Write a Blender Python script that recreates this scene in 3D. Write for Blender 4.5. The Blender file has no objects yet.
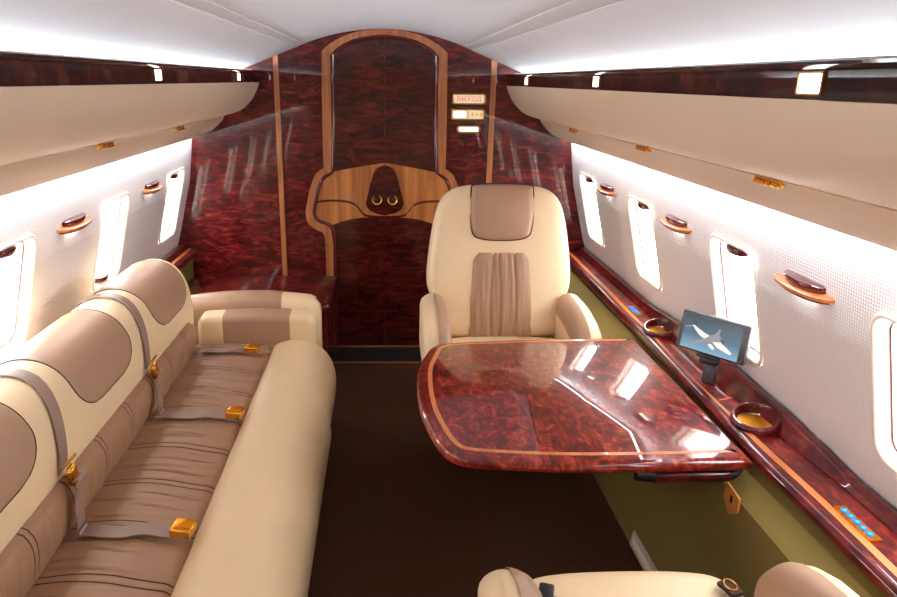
import bpy, bmesh, math, random
from mathutils import Vector, Matrix, noise, geometry
random.seed(4)
SC = bpy.context.scene
COL = SC.collection
PI = math.pi

# ------------------------------------------------------------------ camera solve
H = 1.55; U0 = 416.0; V0 = 298.5; FPX = 684.0
Yc = Vector((-32.0, 218.5, FPX)).normalized()
Zd = Vector((-32.0, -2147.0, FPX)); Zd -= Zd.dot(Yc) * Yc; Zd.normalize()
Zc = -Zd
flip = lambda a: Vector((a[0], a[1], -a[2]))
Xc = flip(flip(Yc).cross(flip(Zc)))


def ray(u, v):
    p = Vector(((u - U0) / FPX, -(v - V0) / FPX, 1.0))
    return Vector((Xc.dot(p), Yc.dot(p), Zc.dot(p)))


def on_y(u, v, y):
    r = ray(u, v); t = y / r[1]
    return (r[0] * t, H + r[2] * t)


def on_z(u, v, z):
    r = ray(u, v); t = (z - H) / r[2]
    return (r[0] * t, r[1] * t)


# ------------------------------------------------------------------ materials
def new_mat(name):
    m = bpy.data.materials.new(name); m.use_nodes = True
    nt = m.node_tree
    return m, nt, nt.nodes['Principled BSDF']


def srgb(r, g, b):
    f = lambda c: (c / 255 / 12.92) if c / 255 <= 0.04045 else ((c / 255 + 0.055) / 1.055) ** 2.4
    return (f(r), f(g), f(b), 1.0)


def plain(name, col, rough=0.5, metal=0.0, coat=0.0, bump=0.0, bscale=300.0, spec=0.5, var=0.0, vscale=6.0):
    m, nt, b = new_mat(name)
    b.inputs['Base Color'].default_value = col
    b.inputs['Roughness'].default_value = rough
    b.inputs['Metallic'].default_value = metal
    b.inputs['Coat Weight'].default_value = coat
    b.inputs['Coat Roughness'].default_value = 0.03
    b.inputs['Specular IOR Level'].default_value = spec
    tc = nt.nodes.new('ShaderNodeTexCoord')
    if bump > 0:
        n = nt.nodes.new('ShaderNodeTexNoise'); n.inputs['Scale'].default_value = bscale
        n.inputs['Detail'].default_value = 3
        nt.links.new(tc.outputs['Object'], n.inputs['Vector'])
        bp = nt.nodes.new('ShaderNodeBump'); bp.inputs['Strength'].default_value = bump
        bp.inputs['Distance'].default_value = 0.002
        nt.links.new(n.outputs['Fac'], bp.inputs['Height'])
        nt.links.new(bp.outputs['Normal'], b.inputs['Normal'])
    if var > 0:
        n2 = nt.nodes.new('ShaderNodeTexNoise'); n2.inputs['Scale'].default_value = vscale
        n2.inputs['Detail'].default_value = 4
        nt.links.new(tc.outputs['Object'], n2.inputs['Vector'])
        mx = nt.nodes.new('ShaderNodeMix'); mx.data_type = 'RGBA'
        mx.inputs[6].default_value = tuple(c * (1 - var) for c in col[:3]) + (1,)
        mx.inputs[7].default_value = tuple(min(1, c * (1 + var)) for c in col[:3]) + (1,)
        nt.links.new(n2.outputs['Fac'], mx.inputs[0])
        nt.links.new(mx.outputs[2], b.inputs['Base Color'])
    return m


def burl(name, cols, stretch=(6, 6, 18), dist=1.6, coat=1.0, rough=0.35, fine=5.0, coat_rough=0.02):
    """figured, lacquered veneer"""
    m, nt, b = new_mat(name)
    N = nt.nodes.new; K = nt.links.new
    tc = N('ShaderNodeTexCoord')
    mp = N('ShaderNodeMapping'); mp.inputs['Scale'].default_value = stretch
    K(tc.outputs['Object'], mp.inputs['Vector'])
    n1 = N('ShaderNodeTexNoise'); n1.inputs['Scale'].default_value = 1.0
    n1.inputs['Detail'].default_value = 6; n1.inputs['Roughness'].default_value = 0.62
    n1.inputs['Distortion'].default_value = dist
    K(mp.outputs['Vector'], n1.inputs['Vector'])
    n2 = N('ShaderNodeTexNoise'); n2.inputs['Scale'].default_value = fine
    n2.inputs['Detail'].default_value = 3; n2.inputs['Distortion'].default_value = 0.6
    K(mp.outputs['Vector'], n2.inputs['Vector'])
    mm = N('ShaderNodeMath'); mm.operation = 'MULTIPLY_ADD'; mm.inputs[1].default_value = 0.25
    K(n2.outputs['Fac'], mm.inputs[0]); 
    sub = N('ShaderNodeMath'); sub.operation = 'ADD'; sub.inputs[1].default_value = -0.125
    K(n1.outputs['Fac'], sub.inputs[0]); K(sub.outputs[0], mm.inputs[2])
    rp = N('ShaderNodeValToRGB')
    pos = (0.30, 0.45, 0.56, 0.70)
    e = rp.color_ramp.elements
    e[0].position = pos[0]; e[0].color = cols[0]
    e[1].position = pos[3]; e[1].color = cols[3]
    for p, c in zip(pos[1:3], cols[1:3]):
        q = e.new(p); q.color = c
    K(mm.outputs[0], rp.inputs['Fac']); K(rp.outputs['Color'], b.inputs['Base Color'])
    b.inputs['Roughness'].default_value = rough
    b.inputs['Coat Weight'].default_value = coat
    b.inputs['Coat Roughness'].default_value = coat_rough
    b.inputs['Coat IOR'].default_value = 1.42
    b.inputs['Specular IOR Level'].default_value = 0.12
    return m


def straight_wood(name, a, c, axis_scale=(40, 40, 3), coat=0.6):
    m, nt, b = new_mat(name)
    N = nt.nodes.new; K = nt.links.new
    tc = N('ShaderNodeTexCoord'); mp = N('ShaderNodeMapping'); mp.inputs['Scale'].default_value = axis_scale
    K(tc.outputs['Object'], mp.inputs['Vector'])
    n1 = N('ShaderNodeTexNoise'); n1.inputs['Scale'].default_value = 1; n1.inputs['Detail'].default_value = 4
    K(mp.outputs['Vector'], n1.inputs['Vector'])
    rp = N('ShaderNodeValToRGB'); rp.color_ramp.elements[0].position = .35; rp.color_ramp.elements[1].position = .65
    rp.color_ramp.elements[0].color = a; rp.color_ramp.elements[1].color = c
    K(n1.outputs['Fac'], rp.inputs['Fac']); K(rp.outputs['Color'], b.inputs['Base Color'])
    b.inputs['Roughness'].default_value = .35; b.inputs['Coat Weight'].default_value = coat
    b.inputs['Coat Roughness'].default_value = .03
    return m


def leather(name, col, wrinkle=None, rough=0.42):
    """soft leather: fine grain, optional long creases stretched along one axis"""
    m, nt, b = new_mat(name)
    N = nt.nodes.new; K = nt.links.new
    b.inputs['Roughness'].default_value = rough
    b.inputs['Specular IOR Level'].default_value = 0.45
    tc = N('ShaderNodeTexCoord')
    n = N('ShaderNodeTexNoise'); n.inputs['Scale'].default_value = 5; n.inputs['Detail'].default_value = 3
    K(tc.outputs['Object'], n.inputs['Vector'])
    mx = N('ShaderNodeMix'); mx.data_type = 'RGBA'
    mx.inputs[6].default_value = tuple(c * .93 for c in col[:3]) + (1,)
    mx.inputs[7].default_value = tuple(min(1, c * 1.07) for c in col[:3]) + (1,)
    K(n.outputs['Fac'], mx.inputs[0]); K(mx.outputs[2], b.inputs['Base Color'])
    g = N('ShaderNodeTexVoronoi'); g.inputs['Scale'].default_value = 420
    K(tc.outputs['Object'], g.inputs['Vector'])
    bp = N('ShaderNodeBump'); bp.inputs['Strength'].default_value = 0.12; bp.inputs['Distance'].default_value = 0.001
    K(g.outputs['Distance'], bp.inputs['Height'])
    last = bp
    if wrinkle:
        mp = N('ShaderNodeMapping'); mp.inputs['Scale'].default_value = wrinkle
        K(tc.outputs['Object'], mp.inputs['Vector'])
        w = N('ShaderNodeTexNoise'); w.inputs['Scale'].default_value = 1; w.inputs['Detail'].default_value = 4
        w.inputs['Distortion'].default_value = .4
        K(mp.outputs['Vector'], w.inputs['Vector'])
        b2 = N('ShaderNodeBump'); b2.inputs['Strength'].default_value = 0.55; b2.inputs['Distance'].default_value = 0.012
        K(w.outputs['Fac'], b2.inputs['Height']); K(bp.outputs['Normal'], b2.inputs['Normal'])
        last = b2
    K(last.outputs['Normal'], b.inputs['Normal'])
    return m


def emis(name, col, strength, rough=.3):
    m, nt, b = new_mat(name)
    b.inputs['Base Color'].default_value = tuple(c * .3 for c in col[:3]) + (1,)
    b.inputs['Emission Color'].default_value = col
    b.inputs['Emission Strength'].default_value = strength
    b.inputs['Roughness'].default_value = rough
    return m


M = {}
red = [srgb(52, 9, 8), srgb(94, 20, 15), srgb(128, 36, 24), srgb(160, 60, 40)]
M['table_burl'] = burl('table_burl', [srgb(58, 6, 8), srgb(100, 16, 13), srgb(136, 34, 22), srgb(180, 74, 46)], (27, 15, 20), 1.4, fine=2.5)
M['table_burl'].node_tree.nodes['Principled BSDF'].inputs['Coat IOR'].default_value = 1.56
M['console_burl'] = burl('console_burl', [srgb(42, 5, 8), srgb(84, 12, 14), srgb(118, 24, 21), srgb(160, 52, 38)], (20, 12, 16), 1.3, fine=2.5)
M['wall_burl'] = burl('wall_burl', [srgb(36, 5, 7), srgb(68, 9, 11), srgb(94, 18, 16), srgb(132, 42, 32)], (8, 8, 26), 1.5, fine=3.0)
M['door_burl'] = burl('door_burl', [srgb(28, 4, 5), srgb(54, 9, 8), srgb(78, 18, 13), srgb(100, 34, 23)], (7, 8, 26), 1.2, fine=3.0)
M['valance_burl'] = burl('valance_burl', [srgb(18, 4, 5), srgb(40, 8, 8), srgb(66, 20, 14), srgb(104, 46, 28)], (6, 9, 5), 1.5)
M['edge_burl'] = burl('edge_burl', [srgb(40, 4, 8), srgb(72, 10, 13), srgb(98, 19, 18), srgb(126, 38, 30)], (9, 9, 9), 1.0)
M['inlay'] = straight_wood('inlay_wood', srgb(186, 98, 44), srgb(216, 128, 66), (30, 5, 30))
M['trim_wood'] = straight_wood('trim_wood', srgb(150, 86, 46), srgb(182, 112, 62), (60, 30, 4))
M['light_wood'] = straight_wood('light_wood', srgb(150, 84, 36), srgb(196, 124, 62), (26, 10, 1.5))
M['cream'] = leather('cream_leather', srgb(233, 206, 166))
M['cream_d'] = leather('cream_leather_seat', srgb(233, 205, 163))
M['tan'] = leather('tan_leather', srgb(170, 134, 107))
M['tan_x'] = leather('tan_leather_creased', srgb(163, 124, 94), (2.2, 34, 8))
M['tan_z'] = leather('tan_leather_gathered', srgb(168, 131, 101), (55, 20, 3.0))
M['bin'] = plain('bin_vinyl', srgb(214, 190, 166), .45, bump=.05, bscale=500, var=.02)
M['ceiling'] = plain('ceiling_vinyl', srgb(212, 215, 222), .6, bump=.25, bscale=60, var=.02)
M['frame'] = plain('window_plastic', srgb(240, 230, 214), .35)
M['olive'] = plain('olive_fabric', srgb(114, 95, 40), .9, bump=.3, bscale=500, var=.08, vscale=14)
M['carpet'] = plain('brown_carpet', srgb(70, 43, 28), .95, bump=.8, bscale=420, var=.22, vscale=60, spec=.1)
M['gold'] = plain('polished_gold', srgb(238, 178, 72), .2, 1.0)
M['amber'] = plain('amber_brass', srgb(246, 160, 30), .28, 1.0, bump=.3, bscale=60)
M['brass'] = plain('brass', srgb(190, 140, 70), .3, 1.0)
M['chrome'] = plain('chrome', srgb(210, 210, 212), .12, 1.0)
M['black'] = plain('black_plastic', srgb(24, 23, 24), .4)
M['grey'] = plain('grey_plastic', srgb(72, 72, 77), .38)
M['belt'] = plain('belt_webbing', srgb(148, 122, 108), .4, bump=.5, bscale=220, spec=.6)
M['dark_red'] = plain('dark_red_lacquer', srgb(86, 20, 26), .22, coat=1.0)
M['dark_seam'] = plain('dark_seam', srgb(62, 38, 28), .8)
M['ceil_line'] = plain('ceiling_piping', srgb(200, 198, 200), .6)
M['vent'] = plain('vent_metal', srgb(186, 170, 150), .5)
M['led'] = emis('white_led', (1, .98, 1, 1), 5.0)
M['led_soft'] = emis('soft_led', (1, .97, .95, 1), 5.0)
M['sign_glow'] = emis('sign_glow', srgb(226, 212, 176), .52)
M['sign_bright'] = emis('sign_bright', srgb(248, 246, 226), .8)
M['sign_red'] = emis('sign_red', srgb(232, 40, 62), .8)
M['sign_amber'] = emis('sign_amber', srgb(232, 150, 20), .6)
M['button_blue'] = emis('button_blue', srgb(20, 140, 245), .6)
M['button_pale'] = emis('button_pale', srgb(110, 205, 255), .6)
M['fuse_white'] = emis('screen_white', srgb(226, 222, 216), .62)
M['fuse_grey'] = emis('screen_grey', srgb(138, 134, 142), .6)
M['fuse_dark'] = emis('screen_dark', srgb(40, 44, 54), .5)

# woven wall lining: tiny square weave as bump
def weave():
    m, nt, b = new_mat('woven_wall_lining')
    N = nt.nodes.new; K = nt.links.new
    b.inputs['Base Color'].default_value = srgb(240, 230, 222)
    b.inputs['Roughness'].default_value = .5
    b.inputs['Specular IOR Level'].default_value = .4
    tc = N('ShaderNodeTexCoord'); sp = N('ShaderNodeSeparateXYZ'); K(tc.outputs['Object'], sp.inputs[0])
    outs = []
    for ax in ('Y', 'Z'):
        mu = N('ShaderNodeMath'); mu.operation = 'MULTIPLY'; mu.inputs[1].default_value = 2 * PI / 0.0085
        K(sp.outputs[ax], mu.inputs[0])
        s = N('ShaderNodeMath'); s.operation = 'SINE'; K(mu.outputs[0], s.inputs[0]); outs.append(s)
    mn = N('ShaderNodeMath'); mn.operation = 'MINIMUM'; K(outs[0].outputs[0], mn.inputs[0]); K(outs[1].outputs[0], mn.inputs[1])
    bp = N('ShaderNodeBump'); bp.inputs['Strength'].default_value = .35; bp.inputs['Distance'].default_value = .0016
    K(mn.outputs[0], bp.inputs['Height']); K(bp.outputs['Normal'], b.inputs['Normal'])
    rp = N('ShaderNodeValToRGB')
    rp.color_ramp.elements[0].position = .0; rp.color_ramp.elements[0].color = srgb(222, 214, 212)
    rp.color_ramp.elements[1].position = .55; rp.color_ramp.elements[1].color = srgb(240, 234, 234)
    ad = N('ShaderNodeMath'); ad.operation = 'MULTIPLY_ADD'; ad.inputs[1].default_value = .5; ad.inputs[2].default_value = .5
    K(mn.outputs[0], ad.inputs[0]); K(ad.outputs[0], rp.inputs['Fac']); K(rp.outputs['Color'], b.inputs['Base Color'])
    return m
M['weave'] = weave()

# clear acrylic window pane
def pane_mat():
    m, nt, b = new_mat('clear_pane')
    N = nt.nodes.new; K = nt.links.new
    tr = N('ShaderNodeBsdfTransparent'); gl = N('ShaderNodeBsdfGlossy'); gl.inputs['Roughness'].default_value = .02
    mx = N('ShaderNodeMixShader'); mx.inputs[0].default_value = .06
    K(tr.outputs[0], mx.inputs[1]); K(gl.outputs[0], mx.inputs[2])
    K(mx.outputs[0], nt.nodes['Material Output'].inputs['Surface'])
    return m
M['pane'] = pane_mat()

# monitor picture background: dark teal above, pale blue below (the picture shown on the screen)
def screen_mat():
    m, nt, b = new_mat('screen_picture')
    N = nt.nodes.new; K = nt.links.new
    tc = N('ShaderNodeTexCoord'); sp = N('ShaderNodeSeparateXYZ'); K(tc.outputs['Generated'], sp.inputs[0])
    rp = N('ShaderNodeValToRGB')
    rp.color_ramp.elements[0].position = 0; rp.color_ramp.elements[0].color = srgb(140, 190, 220)
    rp.color_ramp.elements[1].position = 1; rp.color_ramp.elements[1].color = srgb(44, 62, 72)
    q = rp.color_ramp.elements.new(.45); q.color = srgb(84, 122, 146)
    K(sp.outputs['Z'], rp.inputs['Fac'])
    K(rp.outputs['Color'], b.inputs['Emission Color']); b.inputs['Emission Strength'].default_value = .52
    b.inputs['Base Color'].default_value = (.02, .02, .02, 1); b.inputs['Roughness'].default_value = .25
    return m
M['screen'] = screen_mat()

# ------------------------------------------------------------------ object helpers
def tag(o, label=None, cat=None, group=None, kind=None):
    if label: o['label'] = label
    if cat: o['category'] = cat
    if group: o['group'] = group
    if kind: o['kind'] = kind
    return o


def empty(name, loc=(0, 0, 0), rotz=0, label=None, cat=None, group=None, kind=None):
    o = bpy.data.objects.new(name, None); COL.objects.link(o)
    o.location = loc; o.rotation_euler = (0, 0, rotz); o.empty_display_size = .05
    return tag(o, label, cat, group, kind)


def mesh_obj(name, bm, mat, parent=None, smooth=True, angle=40, local=False, second=None):
    """bm in world coordinates unless local; a parent given in world terms is subtracted"""
    if parent is not None and not local:
        mt = world_matrix(parent).inverted()
        bm.transform(mt)
    bmesh.ops.recalc_face_normals(bm, faces=bm.faces)
    me = bpy.data.meshes.new(name); bm.to_mesh(me); bm.free()
    if smooth:
        for p in me.polygons: p.use_smooth = True
        me.set_sharp_from_angle(angle=math.radians(angle))
    if mat: me.materials.append(M[mat] if isinstance(mat, str) else mat)
    if second: me.materials.append(M[second])
    o = bpy.data.objects.new(name, me); COL.objects.link(o)
    if parent is not None: o.parent = parent
    return o


def world_matrix(o):
    m = Matrix.LocRotScale(o.location, o.rotation_euler.to_quaternion(), None)
    return world_matrix(o.parent) @ m if o.parent else m


def rbox(bm, c, s, r=0.01, seg=3, rot=None):
    """rounded box"""
    t = bmesh.new()
    bmesh.ops.create_cube(t, size=1)
    for v in t.verts: v.co = Vector((v.co.x * s[0], v.co.y * s[1], v.co.z * s[2]))
    if r > 0:
        bmesh.ops.bevel(t, geom=list(t.edges), offset=min(r, min(s) * .49), segments=seg, profile=.5, affect='EDGES')
    mt = Matrix.Translation(c) @ (rot.to_4x4() if rot else Matrix.Identity(4))
    t.transform(mt)
    merge(bm, t)
    return bm


def merge(bm, t):
    vs = [bm.verts.new(v.co) for v in t.verts]
    t.verts.index_update()
    for f in t.faces:
        try: bm.faces.new([vs[v.index] for v in f.verts])
        except ValueError: pass
    t.free()


def loft(bm, loops, closed=True, cap0=True, cap1=True):
    rows = [[bm.verts.new(p) for p in l] for l in loops]
    n = len(rows[0])
    for a, b in zip(rows, rows[1:]):
        for i in range(n if closed else n - 1):
            j = (i + 1) % n
            bm.faces.new((a[i], a[j], b[j], b[i]))
    if closed and cap0: bm.faces.new(list(reversed(rows[0])))
    if closed and cap1: bm.faces.new(rows[-1])
    return rows


def tube(bm, path, r, n=10, cap=True):
    path = [Vector(p) for p in path]
    loops = []
    up = None
    for i, p in enumerate(path):
        d = (path[min(i + 1, len(path) - 1)] - path[max(i - 1, 0)]).normalized()
        if up is None:
            up = Vector((0, 0, 1)) if abs(d.z) < .9 else Vector((1, 0, 0))
        s = d.cross(up).normalized(); up = s.cross(d).normalized()
        rr = r[i] if isinstance(r, (list, tuple)) else r
        loops.append([p + rr * (math.cos(a) * s + math.sin(a) * up) for a in [2 * PI * k / n for k in range(n)]])
    loft(bm, loops, True, cap, cap)
    return bm


def ribbon(bm, path, wvec, th):
    """strap: path of points, half-width vectors, thickness along local normal"""
    path = [Vector(p) for p in path]
    loops = []
    for i, p in enumerate(path):
        w = Vector(wvec[i]) if isinstance(wvec, list) else Vector(wvec)
        d = (path[min(i + 1, len(path) - 1)] - path[max(i - 1, 0)]).normalized()
        nn = w.cross(d).normalized() * th / 2
        loops.append([p - w - nn, p + w - nn, p + w + nn, p - w + nn])
    loft(bm, loops)
    return bm


def catmull(pts, per=6, closed=False):
    pts = [Vector(p) for p in pts]
    n = len(pts); out = []
    rng = n if closed else n - 1
    for i in range(rng):
        if closed:
            a, b, c, d = pts[i - 1], pts[i], pts[(i + 1) % n], pts[(i + 2) % n]
        else:
            a, b, c, d = pts[max(i - 1, 0)], pts[i], pts[i + 1], pts[min(i + 2, n - 1)]
        for k in range(per):
            t = k / per
            out.append(.5 * ((2 * b) + (c - a) * t + (2 * a - 5 * b + 4 * c - d) * t * t + (3 * b - a - 3 * c + d) * t ** 3))
    if not closed: out.append(pts[-1])
    return out


def prism(bm, pts, f0, f1):
    """2d outline pts; f0/f1 map 2d to 3d for the two faces"""
    a = [bm.verts.new(f0(p)) for p in pts]; b = [bm.verts.new(f1(p)) for p in pts]
    tris = geometry.tessellate_polygon([[Vector((p[0], p[1], 0)) for p in pts]])
    for t in tris:
        bm.faces.new([a[i] for i in t]); bm.faces.new([b[i] for i in reversed(t)])
    n = len(pts)
    for i in range(n):
        j = (i + 1) % n
        bm.faces.new((a[i], a[j], b[j], b[i]))
    return bm


def rrect(w, h, r, n=6):
    """rounded rectangle outline, half sizes w,h"""
    out = []
    for cx, cy, a0 in ((w - r, h - r, 0), (-w + r, h - r, PI / 2), (-w + r, -h + r, PI), (w - r, -h + r, 3 * PI / 2)):
        for k in range(n + 1):
            a = a0 + PI / 2 * k / n
            out.append((cx + r * math.cos(a), cy + r * math.sin(a)))
    return out


def offset2d(pts, d):
    """inward offset of a CCW closed outline by d"""
    n = len(pts); out = []
    P = [Vector((p[0], p[1])) for p in pts]
    for i in range(n):
        e1 = (P[i] - P[i - 1]).normalized(); e2 = (P[(i + 1) % n] - P[i]).normalized()
        nn = Vector((-(e1.y + e2.y), e1.x + e2.x))
        if nn.length < 1e-6: nn = Vector((-e1.y, e1.x))
        nn.normalize()
        c = max(.5, nn.dot(Vector((-e1.y, e1.x))))
        out.append(P[i] + nn * d / c)
    return out


def pillow(bm, outline, mapf, front, edge_r, back=-0.02, rings=(1, .985, .95, .88, .75, .55, .3), bulge=None):
    """cushion from a 2d outline (a,b): mapf(a,b,h) -> 3d, h outwards; soft rounded rim up to edge_r, dome to front"""
    cx = sum(p[0] for p in outline) / len(outline); cy = sum(p[1] for p in outline) / len(outline)
    loops = [[mapf(p[0], p[1], back) for p in outline]]
    for s in rings:
        q = 1 - s
        h = edge_r * math.sqrt(max(0, 1 - max(0, 1 - q / .12) ** 2)) + (front - edge_r) * (1 - s * s) if s < 1 else 0
        loops.append([mapf(cx + (p[0] - cx) * s, cy + (p[1] - cy) * s, h) for p in outline])
    rows = loft(bm, loops, True, True, False)
    c = bm.verts.new(mapf(cx, cy, front))
    n = len(outline)
    for i in range(n):
        bm.faces.new((rows[-1][i], rows[-1][(i + 1) % n], c))
    return bm


# ------------------------------------------------------------------ cabin dimensions
Y0, Y1 = -1.3, 3.9
WALL = [(.86, 1.57), (.94, 1.46), (1.035, 1.33), (1.052, 1.243), (1.068, 1.12), (1.088, .988), (1.127, .84), (1.165, .69),
        (1.2, .58), (1.222, .45), (1.225, .3), (1.2, .14), (1.14, 0.0)]


def wall_x(z):
    for (x0, z0), (x1, z1) in zip(WALL, WALL[1:]):
        if z1 <= z <= z0: return x0 + (x1 - x0) * (z - z0) / (z1 - z0)
    return WALL[-1][0]


WIN_R = [3.585, 2.805, 2.015, 1.225, .44, -.34]
WIN_L = [3.61, 2.775, 1.965, 1.175, .39, -.40]
WZ, WHW, WHH = .908, .133, .176     # window centre height, half width, half height along the wall
TILT = math.atan2(.269, 1)          # wall leans outwards downwards


def wall_frame(side, y, z):
    """local frame on the wall: origin, along (y), up, inward normal"""
    x = wall_x(z)
    dz = .1
    up = Vector((wall_x(z + dz) - wall_x(z - dz), 0, 2 * dz)).normalized()
    nn = Vector((-up.z, 0, up.x))
    o = Vector((x, y, z)); s = Vector((side, 1, 1))
    return o * s, Vector((0, 1, 0)), up * s, nn * s


# ------------------------------------------------------------------ shell
bm = bmesh.new()
rbox(bm, (0, (Y0 + Y1) / 2, -.02), (2.4, Y1 - Y0 + .1, .04), 0)
tag(mesh_obj('floor', bm, 'carpet', smooth=False), kind='structure')

# side walls with rectangular openings that the window frames line
for side, wins, nm in ((1, WIN_R, 'wall_right'), (-1, WIN_L, 'wall_left')):
    cz = math.cos(TILT)
    zb = sorted({p[1] for p in WALL} | {WZ + (WHH + .004) * cz, WZ - (WHH + .004) * cz} | {1.38, 1.29, 1.18, 1.05, .64, .52, .38, .22, .07}, reverse=True)
    yb = sorted({Y0 - .02, Y1 + .04} | {w + s * (WHW + .004) for w in wins for s in (-1, 1)})
    bm = bmesh.new()
    V = {}
    for i, y in enumerate(yb):
        for j, z in enumerate(zb): V[i, j] = bm.verts.new((side * wall_x(z), y, z))
    for i in range(len(yb) - 1):
        for j in range(len(zb) - 1):
            ym = (yb[i] + yb[i + 1]) / 2; zm = (zb[j] + zb[j + 1]) / 2
            if abs(zm - WZ) < WHH * cz and any(abs(ym - w) < WHW for w in wins): continue
            bm.faces.new((V[i, j], V[i + 1, j], V[i + 1, j + 1], V[i, j + 1]))
    o = mesh_obj(nm, bm, 'weave', smooth=False)
    md = o.modifiers.new('thickness', 'SOLIDIFY'); md.thickness = .03
    # grow outwards from the cabin
    c = sum((f.normal.x * f.area for f in o.data.polygons))
    md.offset = -1 if c * side < 0 else 1
    tag(o, kind='structure')

# ceiling: shallow arch
RC = 1.171; ZC = 1.808 - RC


def ceil_z(x):
    a = abs(x)
    if a <= .45: return ZC + math.sqrt(RC * RC - a * a)
    return ZC + math.sqrt(RC * RC - .2025) - .40 * (a - .45)


bm = bmesh.new()
prof = []
for k in range(41):
    x = -.85 + 1.70 * k / 40
    prof.append((x, ceil_z(x)))
outer = [(x * 1.02, z + .04) for x, z in reversed(prof)]
loft(bm, [[(x, y, z) for x, z in prof + outer] for y in (Y0 - .02, Y1 + .03)])
tag(mesh_obj('ceiling', bm, 'ceiling'), kind='structure')
# piping seams along the ceiling
tn = 0
for x in (-.465, -.425, .425, .475):
    bm = bmesh.new(); z = ceil_z(x)
    tube(bm, [(x, Y0, z), (x, Y1, z)], .0022, 6)
    tn += 1
    tag(mesh_obj('trim_%d' % tn, bm, 'ceil_line'), kind='structure')

# valance boards below the cove, with a rounded lip on top
for side in (-1, 1):
    bm = bmesh.new()
    pr = [(.690, 1.500), (.690, 1.574), (.678, 1.577), (.670, 1.582), (.669, 1.587), (.675, 1.591), (.690, 1.591), (.700, 1.588), (.700, 1.500)]
    loft(bm, [[(side * x, y, z) for x, z in pr] for y in (Y0, Y1)])
    tn += 1
    tag(mesh_obj('trim_%d' % tn, bm, 'valance_burl', angle=30), kind='structure')

# front bulkhead
def BK(u, v): return on_y(u, v, Y1)
bm = bmesh.new()
top = [(x, ceil_z(x) + .02) for x in [-.85 + 1.70 * k / 30 for k in range(31)]]
right = [(wall_x(z) + .02, z) for z in (1.53, 1.47, 1.33, 1.243, 1.12, .988, .84, .69, .58, .45, .3, .14, 0)]
outl = top + right + [(-x, z) for x, z in reversed(right)]
prism(bm, outl, lambda p: (p[0], Y1, p[1]), lambda p: (p[0], Y1 + .06, p[1]))
tag(mesh_obj('wall_front', bm, 'wall_burl', smooth=False), kind='structure')
bm = bmesh.new()
prism(bm, outl, lambda p: (p[0], Y0, p[1]), lambda p: (p[0], Y0 - .06, p[1]))
tag(mesh_obj('wall_back', bm, 'bin', smooth=False), kind='structure')

# lower side panels in olive fabric
for side, nm in ((1, 'baseboard_right'), (-1, 'baseboard_left')):
    bm = bmesh.new()
    pr = [(.868, 0), (.874, .03), (.94, .50), (1.03, .562), (1.18, .562), (1.13, .0)] if side == 1 else [(1.10, 0), (1.105, .3), (1.108, .55), (1.125, .565), (1.19, .565), (1.13, 0)]
    loft(bm, [[(side * x, y, z) for x, z in pr] for y in (Y0, Y1)])
    tag(mesh_obj(nm, bm, 'olive', angle=20), kind='structure')
# narrow capping ledge behind the sofa
bm = bmesh.new()
pr = [(1.085, .57), (1.08, .585), (1.085, .60), (1.10, .605), (1.150, .605), (1.155, .625), (1.165, .63), (1.186, .625), (1.195, .57)]
loft(bm, [[(-x, y, z) for x, z in pr] for y in (Y0, Y1)])
tn += 1
tag(mesh_obj('trim_%d' % tn, bm, 'edge_burl'), kind='structure')
bm = bmesh.new()
rbox(bm, (-1.119, (Y0 + Y1) / 2, .606), (.018, Y1 - Y0, .004), .001)
tn += 1
tag(mesh_obj('trim_%d' % tn, bm, 'inlay', smooth=False), kind='structure')

# brass threshold strips and the dark sill between them
for y, w in ((3.885, .022), (3.64, .018)):
    bm = bmesh.new(); rbox(bm, (.2, y, .004), (1.3, w, .008), .003)
    tn += 1; tag(mesh_obj('trim_%d' % tn, bm, 'brass', angle=30), kind='structure')
bm = bmesh.new(); rbox(bm, (.2, 3.762, .0025), (1.3, .224, .005), .001)
tn += 1; tag(mesh_obj('trim_%d' % tn, bm, 'black', smooth=False), kind='structure')

# vertical gold-wood strips on the bulkhead
for pts in ([(274.3, 57), (279.2, 56), (287, 290), (282.3, 290)], [(489.5, 62), (494.8, 63), (489.6, 260), (484.6, 260)]):
    bm = bmesh.new()
    a = [BK(*p) for p in pts]
    xm = [(a[0][0] + a[3][0]) / 2, (a[1][0] + a[2][0]) / 2]
    q = [(xm[0], a[0][1] + .01), (xm[1], a[0][1] + .01), (xm[1], 0.01), (xm[0], 0.01)]
    prism(bm, q, lambda p: (p[0], Y1 - .008, p[1]), lambda p: (p[0], Y1 + .01, p[1]))
    tn += 1; tag(mesh_obj('trim_%d' % tn, bm, 'trim_wood', smooth=False), kind='structure')

# ------------------------------------------------------------------ door in the bulkhead
z1 = lambda l: [(260 + a / 3.315, 20 + b / 3.315) for a, b in l]     # close-up frames of the photograph
z2 = lambda l: [(290 + a / 4.721, 140 + b / 4.721) for a, b in l]
CXD = BK(384.8, 120)[0]


def sym(leftpts):
    """left half traced top to bottom -> full outline, mirrored about the door split"""
    L = [BK(*p) for p in leftpts]
    return L, [(2 * CXD - x, z) for x, z in L]


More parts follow.
